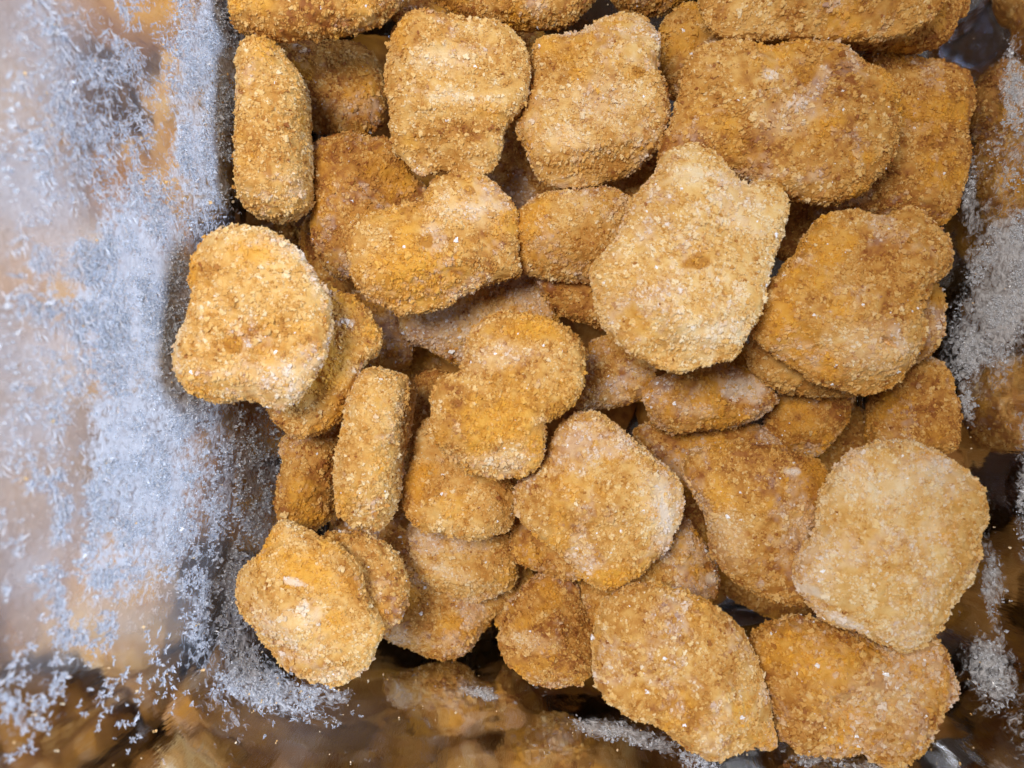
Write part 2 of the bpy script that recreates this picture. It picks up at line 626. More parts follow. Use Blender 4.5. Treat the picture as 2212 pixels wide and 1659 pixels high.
def nugget(idx, poly, z0, a, b, half, label, hi=True, bake_shade=0.0, frosting=-0.1, lump=1.0, p=2.7, coarse=1.0, yolk=0.0, chamfer=(), spots=(), slit=()):
    S = smooth_outline(poly)
    half = half * 1.12
    if idx < 100 and z0 < -0.01:
        z0 = -0.01 + (z0 + 0.01) * 1.7
    # area centroid in px
    x, y = S[:, 0], S[:, 1]
    cr = x * np.roll(y, -1) - np.roll(x, -1) * y
    A = cr.sum() / 2
    cx = ((x + np.roll(x, -1)) * cr).sum() / (6 * A)
    cy = ((y + np.roll(y, -1)) * cr).sum() / (6 * A)
    u = (S[:, 0] - PW / 2) / PW * FW / H
    v = -(S[:, 1] - PH / 2) / PW * FW / H
    u0 = (cx - PW / 2) / PW * FW / H
    v0 = -(cy - PH / 2) / PW * FW / H
    x0, y0 = u0 * (H - z0), v0 * (H - z0)
    z = (z0 + a * (u * H - x0) + b * (v * H - y0)) / (1 + a * u + b * v)
    W = np.c_[u * (H - z), v * (H - z), z]
    nrm = np.array([-a, -b, 1.0])
    nrm /= np.linalg.norm(nrm)
    ex = np.array([1, 0, a]) / math.hypot(1, a)
    ey = np.cross(nrm, ex)
    D = W - np.array([x0, y0, z0])
    lx, ly = D @ ex, D @ ey
    th = np.arctan2(ly, lx)
    rr = np.hypot(lx, ly)
    o = np.argsort(th)
    th, rr = th[o], rr[o]
    th = np.r_[th - 2 * math.pi, th, th + 2 * math.pi]
    rr = np.r_[rr, rr, rr]
    grid = np.linspace(-math.pi, math.pi, 361)
    R = np.interp(grid, th, rr)
    ker = np.array([0.5, 1, 3, 1, 0.5])
    ker /= ker.sum()
    R = np.convolve(np.r_[R[-3:-1], R, R[1:3]], ker, 'valid')
    rg_ = np.c_[np.cos(grid), np.sin(grid), np.full(len(grid), idx * 1.9)]
    R = np.maximum(R - 0.0008 + 0.0009 * fbm(rg_, 7.0, 800 + idx, 4), 0.004)
    SV, SF = SPH[56 if hi else (36 if idx < 100 else 18)]
    q = (np.hypot(SV[:, 0], SV[:, 1]) ** p + np.abs(SV[:, 2]) ** p) ** (-1 / p)
    Q = SV * q[:, None]
    ang = np.arctan2(Q[:, 1], Q[:, 0])
    Rv = np.interp(ang, grid, R)
    rad = np.hypot(Q[:, 0], Q[:, 1])
    L = np.c_[Q[:, 0] * Rv, Q[:, 1] * Rv, Q[:, 2] * half]
    # sagging, dented slab: low frequency
    off = np.array([idx * 1.37, idx * 0.71, idx * 0.29])
    flat = np.c_[L[:, 0], L[:, 1], np.zeros(len(L))]
    L[:, 2] += (fbm(flat + off, 55, 40 + idx, 2) * 0.0045 * lump + fbm(flat + off, 24, 90 + idx, 1) * 0.003 * lump) * np.clip(1.2 - rad * 0.5, 0, 1)
    # broken or pressed flat edges: (direction deg, start as a share of the radius, slope)
    Rmean = R.mean()
    for (ca, cs, sl) in chamfer:
        e = L[:, 0] * math.cos(math.radians(ca)) + L[:, 1] * math.sin(math.radians(ca))
        e = e + 0.0012 * fbm(flat + off, 140, 700 + idx, 2)
        x_ = np.maximum(e - cs * Rmean, 0)
        # the drop fades out towards the equator of the slab, so the rim stays closed
        L[:, 2] -= np.minimum(sl * x_, 1.15 * half) * np.clip(Q[:, 2], 0, 1) ** 0.8
    # normals
    tri = L[SF]
    fn = np.cross(tri[:, 2] - tri[:, 0], tri[:, 3] - tri[:, 1])
    vn = np.zeros_like(L)
    for k in range(4):
        for ax in range(3):
            vn[:, ax] += np.bincount(SF[:, k], fn[:, ax], len(L))
    vn = unit(vn)
    if (vn * SV).sum() < 0:
        vn = -vn
        SFo = SF[:, ::-1]
    else:
        SFo = SF
    PP = L + off
    f1, f2, cid = worley(PP, 1 / 0.0017, 11)
    g1, g2, gid = worley(PP, 1 / 0.0034, 51)
    big = (gid > 0.72) * np.clip(g2 - g1, 0, 0.35) / 0.35
    d = 0.00045 * (np.clip(0.85 - f1, -0.1, 0.85)) + 0.00035 * (cid - 0.5) * np.clip((f2 - f1) * 4, 0, 1) + 0.0005 * big
    d += 0.0011 * fbm(PP, 130, 23, 3)
    for (sx_, sy_) in slit:
        e1, e2 = L[:, 0] - sx_, L[:, 1] - sy_
        d -= 0.0045 * np.exp(-((e1 * .9 - e2 * .43) / .0028) ** 2 - ((e1 * .43 + e2 * .9) / .0009) ** 2) * (L[:, 2] > 0)
    L = L + vn * d[:, None]
    Rm = np.stack([ex, ey, nrm], 1)
    from mathutils import Matrix

    def tones(Q):
        pt = 0.46 + bake_shade * 1.7 + 0.32 * fbm(Q, 80, 301, 4) + 0.30 * fbm(Q, 420, 305, 2)  # browning of the crust, plus shade painted into pieces lying in the gaps
        ye = np.clip(fbm(Q, 90, 401, 4) * 3.0 - 0.35 - bake_shade * 3 + yolk, 0, 1) * 0.6
        pa = np.clip((fbm(Q, 75, 501, 4) + 0.45 * fbm(Q, 500, 505, 2) + frosting * 1.6) * 2.2 - 0.30, 0, 1) * 0.42
        Lq = Q - off
        wob = 1 + 0.7 * fbm(Q, 260, 900, 3)
        for (sx_, sy_, rx_, ry_, rot, kind) in spots:
            us, vs_ = (sx_ - PW / 2) / PW * FW / H, -(sy_ - PH / 2) / PW * FW / H
            zz = (z0 + a * (us * H - x0) + b * (vs_ * H - y0)) / (1 + a * us + b * vs_)
            Ds = np.array([us * (H - zz) - x0, vs_ * (H - zz) - y0, zz - z0])
            mm = FW / PW * (H - zz) / H
            ca, sa = math.cos(math.radians(-rot)), math.sin(math.radians(-rot))
            dx_, dy_ = Lq[:, 0] - Ds @ ex, Lq[:, 1] - Ds @ ey
            d_ = np.hypot((dx_ * ca + dy_ * sa) / (rx_ * mm), (-dx_ * sa + dy_ * ca) / (ry_ * mm)) * wob
            k_ = np.clip(1.45 - d_, 0, 1) * (Lq[:, 2] > -half * 0.5)
            if kind == 'o':
                k_ = np.clip(k_ * 2.5, 0, 1)
                pt = pt * (1 - k_) + 0.12 * k_
                ye = ye * (1 - k_) + 0.35 * k_
                pa = pa * (1 - k_)
            elif kind == 'p':
                pt = pt + 0.20 * k_
                pa = pa + 0.20 * k_
            elif kind == 'w':
                pa = np.maximum(pa, np.clip(k_ * 1.3, 0, 0.85))
                pt = pt + 0.4 * k_
            elif kind == 'y':
                ye = np.maximum(ye, 0.7 * k_)
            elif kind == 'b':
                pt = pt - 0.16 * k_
        return pt, ye, np.clip(pa, 0, 1)
    pt, ye, pa = tones(PP)
    me = mesh_np("nugget", L, SFo, M_CRUMB, attrs={'tone': pt - 0.14 + 0.1 * (cid - .5), 'yolk': ye, 'rime': pa * 0.7})
    ob = link("nugget", me)
    if z0 < -0.03:      # deep pieces lie inside the walls
        G = L @ Rm.T + np.array([x0, y0, z0])
        dz = DRAFT * G[:, 2]
        x0 += max(0, (XL - dz - G[:, 0]).max() + .001) - max(0, (G[:, 0] - XR - dz).max() + .001)
        y0 += max(0, (YB - DRAFT_B * G[:, 2] - G[:, 1]).max() + .001) - max(0, (G[:, 1] - YT - dz).max() + .001)
    M = Matrix(((Rm[0, 0], Rm[0, 1], Rm[0, 2], x0), (Rm[1, 0], Rm[1, 1], Rm[1, 2], y0), (Rm[2, 0], Rm[2, 1], Rm[2, 2], z0), (0, 0, 0, 1)))
    ob.matrix_world = M
    ob["label"] = label
    ob["category"] = "nugget"
    ob["group"] = GROUP
    # breadcrumbs strewn over the batter: points that geometry nodes turn into crumbs
    deep = idx >= 100
    if deep:
        return ob
    fa = np.linalg.norm(fn, axis=1) * 0.5
    side = SV[SF].mean(1)[:, 2]
    wf = fa * np.where(side > -0.35, 1.0, 0.03)
    n = int((2.5e6 if hi else 1.8e6) * wf.sum() * coarse ** -1.4)
    fi = rng.choice(len(SFo), n, p=wf / wf.sum())
    u1, u2 = rng.random((n, 1)), rng.random((n, 1))
    T = L[SFo[fi]]
    C = (T[:, 0] * (1 - u1) + T[:, 1] * u1) * (1 - u2) + (T[:, 3] * (1 - u1) + T[:, 2] * u1) * u2
    Cn = vn[SFo[fi, 0]]
    keep = fbm(C + off, 420, 601, 2) > -0.22
    C, Cn = C[keep], Cn[keep]
    n = len(C)
    r = (0.00017 + rng.gamma(1.9, 0.000092, n)) * coarse
    r = np.where(rng.random(n) < 0.018, rng.uniform(0.0005, 0.0009, n) * coarse, r)
    r = np.minimum(r, 0.0011)
    if not hi:
        r *= 1.15
    C = C + Cn * (r * rng.uniform(-0.35, 0.6, n))[:, None]
    S3 = np.c_[rng.uniform(0.8, 1.35, n), rng.uniform(0.7, 1.15, n), rng.uniform(0.55, 0.95, n)] * r[:, None]
    # flat side of the crumb roughly along the surface
    elev = np.arccos(np.clip(Cn[:, 2], -1, 1)) + rng.normal(0, 0.45, n)
    azim = np.arctan2(Cn[:, 1], Cn[:, 0]) + rng.normal(0, 0.45, n)
    E = np.c_[rng.normal(0, 0.4, n), elev, azim]
    pt, ye, pa = tones(C + off)
    pt = pt + rng.normal(0, 0.17, n) + np.where(rng.random(n) < 0.02, -0.35, 0)
    pa = np.clip(pa * (1 + rng.normal(0, 0.75, n)), 0, 0.9)
    ye = np.clip(ye * (1 + rng.normal(0, 0.4, n)), 0, 0.9)
    ice = rng.random(n) < 0.0014 + 0.05 * max(0, frosting) + 0.003 * (pa > 0.25)
    for nm, sel, mat in (("breadcrumbs", ~ice, M_STREWN), ("ice_grains", ice, M_ICE)):
        if sel.sum() < 3:
            continue
        me2 = bpy.data.meshes.new(nm)
        me2.vertices.add(int(sel.sum()))
        me2.vertices.foreach_set("co", np.ascontiguousarray(C[sel], dtype=np.float32).ravel())
        for an, av in (('tone', pt), ('yolk', ye), ('rime', pa)):
            at = me2.attributes.new(an, 'FLOAT', 'POINT')
            at.data.foreach_set("value", np.ascontiguousarray(av[sel], dtype=np.float32))
        for an, av in (('crumb_size', S3), ('crumb_turn', E)):
            at = me2.attributes.new(an, 'FLOAT_VECTOR', 'POINT')
            at.data.foreach_set("vector", np.ascontiguousarray(av[sel], dtype=np.float32).ravel())
        g = link(nm, me2, ob)
        md = g.modifiers.new("crumbs", 'NODES')
        md.node_group = crumb_nodes(mat)
        g["kind"] = "stuff"
    return ob


_cn = {}


def crumb_nodes(mat):
    if mat.name in _cn:
        return _cn[mat.name]
    ng = bpy.data.node_groups.new("strewn_" + mat.name, 'GeometryNodeTree')
    ng.interface.new_socket("Geometry", in_out='INPUT', socket_type='NodeSocketGeometry')
    ng.interface.new_socket("Geometry", in_out='OUTPUT', socket_type='NodeSocketGeometry')
    nd, ln = ng.nodes, ng.links
    gi, go = nd.new('NodeGroupInput'), nd.new('NodeGroupOutput')
    ico = nd.new('GeometryNodeMeshIcoSphere')
    ico.inputs['Radius'].default_value = 1.0
    ico.inputs['Subdivisions'].default_value = 2
    nz = nd.new('ShaderNodeTexNoise')
    nz.inputs['Scale'].default_value = 1.25
    nz.inputs['Detail'].default_value = 2.0
    nz.normalize = False
    sp = nd.new('GeometryNodeSetPosition')
    nr = nd.new('GeometryNodeInputNormal')
    sc = nd.new('ShaderNodeVectorMath')
    sc.operation = 'SCALE'
    mu = nd.new('ShaderNodeMath')
    mu.operation = 'MULTIPLY'
    mu.inputs[1].default_value = 0.95
    ln.new(nz.outputs[0], mu.inputs[0])
    ln.new(nr.outputs[0], sc.inputs[0])
    ln.new(mu.outputs[0], sc.inputs['Scale'])
    ln.new(ico.outputs[0], sp.inputs['Geometry'])
    ln.new(sc.outputs[0], sp.inputs['Offset'])
    sm = nd.new('GeometryNodeSetMaterial')
    sm.inputs['Material'].default_value = mat
    ln.new(sp.outputs[0], sm.inputs['Geometry'])
    ip = nd.new('GeometryNodeInstanceOnPoints')
    ln.new(gi.outputs[0], ip.inputs['Points'])
    ln.new(sm.outputs[0], ip.inputs['Instance'])
    a1 = nd.new('GeometryNodeInputNamedAttribute')
    a1.data_type = 'FLOAT_VECTOR'
    a1.inputs['Name'].default_value = 'crumb_size'
    a2 = nd.new('GeometryNodeInputNamedAttribute')
    a2.data_type = 'FLOAT_VECTOR'
    a2.inputs['Name'].default_value = 'crumb_turn'
    er = nd.new('FunctionNodeEulerToRotation')
    ln.new(a2.outputs['Attribute'], er.inputs[0])
    ln.new(er.outputs[0], ip.inputs['Rotation'])
    ln.new(a1.outputs['Attribute'], ip.inputs['Scale'])
    ln.new(ip.outputs[0], go.inputs[0])
    _cn[mat.name] = ng
    return ng


NUG = [
 # poly, z, tilt x, tilt y, half thickness, label, kwargs (darker tones in the gaps paint in shade)
 ([(495,-80),(496,30),(503,60),(560,80),(640,88),(720,80),(790,65),(840,35),(875,0),(890,-60),(800,-120),(600,-130)], .004, 0, .05, .009,
  "golden nugget cut off by the top edge, above the upright narrow nugget at top left", dict(bake_shade=-.02)),
 ([(568,88),(595,95),(620,125),(645,160),(660,200),(665,280),(664,400),(655,445),(625,472),(590,482),(555,470),(530,440),(524,350),(524,250),(532,150),(545,105)], -.004, 0, 0, .016,
  "narrow nugget standing on edge beside the frosted wall at upper left", dict(bake_shade=.05, p=2.4)),
 ([(610,100),(700,85),(770,90),(815,130),(830,200),(820,260),(780,292),(720,292),(660,270),(630,220)], -.030, .1, .1, .009,
  "shaded frosty brown nugget lying deep right of the upright narrow nugget at upper left", dict(bake_shade=-.06, frosting=.0, hi=False)),
 ([(835,130),(850,70),(885,38),(930,32),(1000,42),(1060,42),(1100,60),(1135,100),(1148,165),(1145,210),(1120,250),(1090,285),(1085,330),(1060,375),(1000,378),(950,368),(915,385),(885,365),(845,320),(838,250),(832,190)], .006, 0, .12, .010,
  "squarish plump golden nugget in the top row with a small notch at its lower left", dict(bake_shade=.05, yolk=.1, chamfer=((-90,.25,.45),), spots=((985,225,60,13,0,'p'),(950,150,60,20,0,'p'),(1000,110,90,16,0,'b'),(1000,290,100,20,0,'b'),))),
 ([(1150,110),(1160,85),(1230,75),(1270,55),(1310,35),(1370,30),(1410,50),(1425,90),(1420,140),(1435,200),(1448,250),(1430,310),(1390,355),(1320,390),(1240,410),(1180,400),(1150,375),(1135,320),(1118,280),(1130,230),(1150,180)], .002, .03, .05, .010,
  "pale tan nugget in the top row with a narrower top, left of the largest one", dict(bake_shade=.05, chamfer=((-80,.6,.9),), frosting=.0, spots=((1370,180,14,9,0,'o'),(1290,240,70,50,0,'p'),(1220,320,60,25,10,'p'),(1290,370,90,30,-25,'b'),))),
 ([(1480,130),(1530,100),(1580,92),(1640,105),(1690,100),(1750,95),(1815,105),(1870,140),(1910,160),(1935,210),(1940,270),(1925,340),(1895,390),(1840,430),(1780,445),(1720,435),(1650,410),(1560,370),(1480,360),(1425,350),(1430,300),(1455,250),(1460,200)], .008, .02, .02, .010,
  "large wide brown nugget at upper right with coarse crumbs and an orange fleck", dict(bake_shade=-.02, frosting=.02, coarse=1.15, spots=((1715,190,15,17,0,'o'),(1675,275,50,40,0,'p'),(1830,355,30,14,0,'y'),(1640,190,12,10,0,'w'),))),
 ([(1865,115),(1920,110),(1990,120),(2060,145),(2090,180),(2103,230),(2085,290),(2090,350),(2075,410),(2045,480),(1990,485),(1900,465),(1800,450),(1750,400),(1780,250),(1830,160)], -.017, .0, 0, .009,
  "dark golden nugget against the right wall, half under the large wide nugget", dict(bake_shade=-.10, frosting=0)),
 ([(1512,-40),(1515,20),(1535,60),(1580,72),(1680,75),(1800,80),(1900,78),(1980,60),(2025,35),(2040,0),(2035,-60),(1900,-100),(1600,-100)], .012, 0, -.22, .009,
  "long pale golden nugget cut off by the top edge at upper right", dict(bake_shade=.04, yolk=.2, chamfer=((-90,.1,.9),))),
 ([(1650,0),(2065,-10),(2062,60),(2030,100),(1950,108),(1850,105),(1650,95)], -.012, 0, 0, .009,
  "dark brown nugget tucked under the long nugget at the top right edge", dict(bake_shade=-.1, hi=False)),
 ([(925,-30),(960,10),(1010,35),(1080,50),(1150,57),(1220,50),(1265,20),(1290,-20),(1250,-80),(1000,-80)], -.004, 0, -.1, .009,
  "orange brown nugget peeking in at the top edge above the squarish nugget", dict(bake_shade=-.06)),
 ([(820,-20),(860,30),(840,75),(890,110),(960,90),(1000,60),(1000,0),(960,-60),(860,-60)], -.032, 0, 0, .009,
  "shadowed nugget deep in the gap above the squarish nugget's upper left corner", dict(bake_shade=-.08, hi=False)),
 ([(1320,-40),(1335,8),(1380,25),(1420,30),(1470,15),(1500,-30),(1400,-70)], -.026, 0, 0, .009,
  "small frosty bit of nugget at the top edge in the dark gap", dict(bake_shade=-.06, frosting=.05, hi=False)),
 ([(1428,50),(1470,15),(1530,25),(1570,70),(1600,120),(1540,200),(1470,215),(1435,180),(1425,110)], -.020, 0, 0, .009,
  "dim nugget wedged between the pale tan nugget and the large wide nugget at the top", dict(bake_shade=-.03, hi=False)),
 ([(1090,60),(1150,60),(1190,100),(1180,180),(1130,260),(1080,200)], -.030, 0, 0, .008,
  "shadowed brown nugget in the slot between the squarish and pale tan top nuggets", dict(bake_shade=-.08, hi=False)),
 ([(668,350),(680,310),(730,288),(800,290),(850,305),(890,370),(930,430),(900,520),(820,600),(745,612),(695,570),(670,500),(680,430)], -.017, -.05, .05, .009,
  "reddish brown frosty nugget under the tilted oblong one, left of centre above", dict(bake_shade=-.08, frosting=.06)),
 ([(745,520),(770,490),(850,460),(920,430),(940,395),(985,375),(1040,380),(1085,410),(1115,450),(1118,500),(1120,560),(1125,590),(1060,610),(1000,635),(960,660),(900,678),(850,675),(800,650),(765,610),(750,560)], .006, 0, -.08, .010,
  "golden oblong nugget tilted down to the left with an orange fleck, left of centre", dict(bake_shade=.02, frosting=-.04, yolk=.3, chamfer=((-75,.35,.8),), spots=((928,545,13,10,0,'o'),(1018,430,9,9,0,'o'),(900,590,100,40,0,'y'),(1000,470,60,30,0,'p'),))),
 ([(1097,500),(1120,455),(1180,425),(1260,412),(1330,418),(1375,450),(1360,530),(1330,600),(1290,610),(1220,612),(1150,597),(1105,575),(1110,540)], -.004, .05, 0, .010,
  "small oval yellow nugget whose right end is under the big pale pentagonal nugget", dict(bake_shade=.03, yolk=.25, chamfer=((-100,.3,.6),), frosting=-.05)),
 ([(1240,420),(1340,375),(1430,340),(1490,380),(1450,460),(1350,480),(1270,450)], -.024, 0, 0, .009,
  "shaded nugget showing only as a strip above the small oval yellow nugget", dict(bake_shade=-.02, hi=False)),
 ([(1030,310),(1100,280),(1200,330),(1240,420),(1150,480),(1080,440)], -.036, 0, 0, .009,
  "dark frosty nugget deep in the gap below the squarish nugget", dict(bake_shade=-.06, frosting=.1, hi=False)),
 ([(1430,345),(1465,320),(1510,318),(1548,345),(1582,384),(1615,406),(1650,392),(1684,412),(1699,450),(1690,500),(1675,560),(1655,620),(1640,680),(1610,730),(1585,775),(1530,790),(1450,808),(1400,785),(1340,755),(1305,720),(1290,660),(1278,600),(1285,570),(1320,530),(1345,470),(1375,420),(1410,385)], .024, -.02, -.20, .010,
  "big pale nugget on top of the pile right of centre, notched at its upper right", dict(bake_shade=.13, frosting=.03, chamfer=((-70,.62,.6),(-110,.7,.5)), spots=((1540,730,70,26,-8,'p'),(1480,410,40,25,0,'p'),(1350,730,40,22,20,'b'),(1490,590,20,10,0,'o'),))),
 ([(1155,600),(1240,580),(1380,600),(1400,690),(1330,715),(1260,700),(1200,670)], -.016, 0, 0, .009,
  "brown nugget showing as a wedge beneath the small oval yellow nugget", dict(bake_shade=-.03, hi=False)),
 ([(860,695),(880,675),(950,655),(1010,615),(1070,590),(1150,590),(1190,620),(1210,690),(1180,740),(1090,780),(1020,800),(975,785),(930,755),(880,735)], -.023, 0, .06, .009,
  "pinkish frost dusted nugget just above the kidney shaped yellow nugget", dict(bake_shade=-.02, frosting=.2, spots=((1010,680,80,40,0,'p'),))),
 ([(985,812),(1004,775),(1010,735),(1035,695),(1080,675),(1130,672),(1180,685),(1220,700),(1250,730),(1265,770),(1258,830),(1240,870),(1215,895),(1182,918),(1178,960),(1170,1000),(1140,1030),(1080,1040),(1030,1030),(980,1000),(945,965),(930,920),(935,860),(950,820)], .018, .02, -.08, .011,
  "kidney shaped yellow nugget lying on top in the centre of the pile", dict(bake_shade=.0, frosting=-.12, yolk=.75, chamfer=((-70,.5,.5),), spots=((1095,775,70,24,-5,'p'),(1200,890,22,14,-20,'o'),(1150,720,70,30,0,'y'),(1060,990,80,16,0,'p'),))),
 ([(880,1000),(900,930),(940,900),(1050,930),(1110,1040),(1114,1110),(1085,1150),(1030,1168),(960,1160),(905,1140),(875,1110),(868,1060)], -.003, 0, -.10, .009,
  "tan nugget lying under the lower left of the kidney shaped yellow nugget", dict(bake_shade=.04, frosting=.02)),
 ([(885,830),(950,795),(1010,850),(1000,940),(940,1030),(870,1010),(862,930)], -.024, 0, 0, .009,
  "shaded brown nugget between the narrow centre nugget and the kidney shaped one", dict(bake_shade=-.06, frosting=.02, hi=False)),
 ([(793,800),(820,793),(860,800),(890,815),(895,850),(888,920),(870,1000),(862,1060),(850,1110),(825,1140),(790,1145),(755,1130),(735,1095),(730,1040),(738,960),(755,890),(765,840)], .006, 0, -.05, .016,
  "pale narrow nugget standing on edge left of the kidney shaped nugget", dict(bake_shade=.08, frosting=.0, p=2.4)),
 ([(625,935),(735,915),(742,1000),(730,1080),(715,1120),(690,1140),(650,1143),(620,1130),(610,1080),(615,1000)], -.016, 0, 0, .014,
  "orange stub of a nugget on edge, between frosted wall and the pale narrow one", dict(bake_shade=-.06, frosting=.0)),
 ([(415,590),(425,540),(455,508),(500,490),(555,492),(600,505),(640,530),(665,565),(690,600),(712,640),(718,690),(715,740),(695,790),(670,830),(640,870),(600,885),(560,875),(520,865),(470,870),(430,862),(390,835),(370,795),(368,760),(380,720),(405,690),(415,650)], .034, -.03, -.05, .009,
  "large pale waisted nugget farthest left, resting against the frosted wall", dict(bake_shade=.08, yolk=.15, chamfer=((180,.7,.7),(-90,.75,.8)), frosting=.02, spots=((520,750,14,12,0,'o'),(395,720,18,35,20,'p'),(600,820,60,40,0,'p'),(480,600,60,20,10,'b'),))),
 ([(690,630),(760,630),(800,670),(828,720),(822,755),(790,785),(765,860),(725,920),(680,945),(640,950),(600,920),(575,890),(600,800),(650,700)], .010, -.14, 0, .009,
  "yellow orange nugget half hidden under the leftmost waisted nugget", dict(bake_shade=-.03, frosting=.0, spots=((700,790,50,60,0,'y'),(745,700,16,7,0,'w'),(620,920,30,12,30,'b'),))),
 ([(740,640),(830,630),(875,690),(892,750),(880,795),(830,800),(780,780),(750,700)], -.026, 0, 0, .009,
  "dim brown nugget behind the yellow orange nugget left of centre", dict(bake_shade=-.08, frosting=.03, hi=False)),
 ([(590,1135),(640,1155),(690,1175),(730,1190),(765,1230),(780,1290),(800,1340),(812,1370),(805,1410),(790,1450),(765,1470),(730,1480),(680,1460),(620,1435),(580,1405),(560,1380),(555,1340),(535,1310),(525,1260),(535,1220),(560,1190),(570,1150)], .014, .30, .22, .010,
  "bright angular nugget in the lower left corner of the bin", dict(bake_shade=.09, frosting=-.02, lump=1.5, yolk=.2, chamfer=((48,.12,.95),(-140,.55,.5),(-80,.6,.6)), spots=((690,1285,6,12,-20,'w'),(660,1242,18,4,25,'w'),(680,1230,80,26,28,'y'),(640,1310,70,30,30,'p'),(730,1440,40,24,0,'p'),))),
 ([(690,1165),(740,1147),(800,1155),(845,1190),(870,1230),(882,1280),(870,1330),(835,1365),(800,1375),(740,1360),(690,1260)], .001, .0, 0, .009,
  "rounded orange nugget tucked behind the bright angular corner nugget", dict(bake_shade=-.03)),
 ([(720,1130),(850,1080),(915,1120),(930,1210),(890,1250),(800,1200)], -.028, 0, 0, .008,
  "frosty violet tinged nugget deep below the tip of the pale narrow nugget", dict(bake_shade=-.06, frosting=.2, hi=False)),
 ([(885,1180),(890,1120),(960,1090),(1060,1100),(1112,1150),(1120,1220),(1113,1260),(1080,1290),(1030,1305),(980,1298),(930,1270),(900,1235)], -.019, 0, .05, .009,
  "rounded tan nugget showing as a half disc below the tan nugget near the centre", dict(bake_shade=.05, chamfer=((-90,.45,1.0),), frosting=.0, spots=((960,1222,70,13,22,'p'),))),
 ([(820,1400),(850,1370),(880,1320),(885,1250),(930,1230),(1020,1260),(1085,1290),(1100,1330),(1075,1370),(1040,1410),(1005,1450),(960,1462),(900,1445),(850,1425)], -.031, 0, .08, .009,
  "flat brown nugget at the bottom beside the shiny wall, left of the round one", dict(bake_shade=-.03, frosting=.03)),
 ([(1060,1260),(1120,1200),(1160,1260),(1120,1340),(1080,1360),(1060,1310)], -.034, 0, 0, .009,
  "shaded nugget in the narrow gap left of the small round bottom nugget", dict(bake_shade=-.08, hi=False)),
 ([(1078,1385),(1085,1340),(1115,1295),(1145,1250),(1200,1235),(1245,1265),(1270,1330),(1290,1380),(1285,1430),(1250,1470),(1200,1478),(1150,1470),(1110,1445),(1085,1420)], -.014, 0, .10, .010,
  "small round brown nugget at the bottom, left of the big tan bottom nugget", dict(bake_shade=-.04, chamfer=((90,.3,.9),), frosting=.0, spots=((1150,1360,50,20,0,'p'),(1190,1400,60,20,0,'b'),))),
 ([(1215,910),(1250,892),(1290,890),(1330,915),(1370,950),(1420,990),(1460,1020),(1478,1050),(1475,1090),(1460,1130),(1445,1170),(1410,1210),(1380,1240),(1340,1265),(1290,1268),(1250,1245),(1215,1200),(1170,1165),(1130,1130),(1112,1090),(1115,1050),(1150,1020),(1180,980),(1195,940)], .011, .03, 0, .011,
  "diamond shaped tan nugget with a pale streak, right below the kidney shaped one", dict(bake_shade=.05, yolk=.1, chamfer=((0,.55,.5),), frosting=.05, spots=((1395,1040,22,34,-15,'p'),(1425,1110,26,50,-15,'p'),(1425,1110,12,40,-15,'w'),(1320,1235,80,26,0,'y'),))),
 ([(1105,1135),(1150,1110),(1250,1130),(1280,1220),(1255,1250),(1200,1245),(1150,1225),(1112,1200)], -.014, 0, 0, .009,
  "small orange nugget corner under the lower left of the diamond shaped nugget", dict(bake_shade=-.06, hi=False)),
 ([(1400,1150),(1470,1110),(1510,1155),(1545,1205),(1556,1265),(1535,1305),(1470,1315),(1400,1295),(1350,1240)], -.010, .05, 0, .009,
  "reddish brown nugget with white ice specks under the right of the diamond shaped nugget", dict(bake_shade=-.06, frosting=.08, spots=((1530,1240,14,10,0,'w'),))),
 ([(1242,1290),(1258,1250),(1310,1250),(1380,1280),(1370,1350),(1300,1372),(1262,1345)], -.019, 0, 0, .009,
  "sliver of a tan nugget between the small round and the big tan bottom nugget", dict(bake_shade=-.02, hi=False)),
 ([(1285,1370),(1290,1330),(1320,1290),(1370,1265),(1430,1265),(1480,1275),(1530,1300),(1580,1335),(1620,1380),(1640,1430),(1660,1490),(1675,1560),(1685,1600),(1680,1630),(1640,1625),(1580,1630),(1545,1645),(1500,1625),(1450,1590),(1400,1555),(1340,1530),(1300,1500),(1283,1460),(1280,1420)], .020, -.05, -.05, .011,
  "big tan oval nugget at the bottom edge, leaning on the shiny wall", dict(bake_shade=.05, chamfer=((-10,.42,.5),), frosting=.02)),
 ([(1630,1420),(1640,1370),(1680,1345),(1740,1335),(1820,1355),(1900,1385),(1960,1370),(2010,1375),(2040,1410),(2065,1470),(2060,1500),(2020,1540),(1995,1600),(1960,1640),(1920,1655),(1850,1625),(1780,1630),(1720,1620),(1685,1600),(1660,1520),(1640,1470)], .012, 0, 0, .011,
  "wide coarse crumbed nugget in the lower right corner, speckled white", dict(bake_shade=-.03, frosting=.12, coarse=1.45, spots=((1860,1470,120,60,-10,'p'),(1720,1400,70,40,0,'y'),))),
 ([(1850,970),(1900,955),(1950,950),(2010,965),(2060,1000),(2100,1040),(2113,1100),(2095,1160),(2085,1220),(2055,1280),(2020,1340),(1985,1380),(1940,1400),(1890,1385),(1850,1360),(1790,1345),(1750,1310),(1720,1270),(1712,1235),(1730,1190),(1760,1140),(1765,1080),(1790,1030),(1820,990)], .022, .04, -.02, .010,
  "large very pale beige nugget at lower right next to the right wall", dict(bake_shade=.18, frosting=.06, spots=((1890,1050,90,50,0,'p'),(1735,1262,22,10,20,'w'),(1800,1325,34,10,25,'w'),(2000,1010,60,30,0,'p'),))),
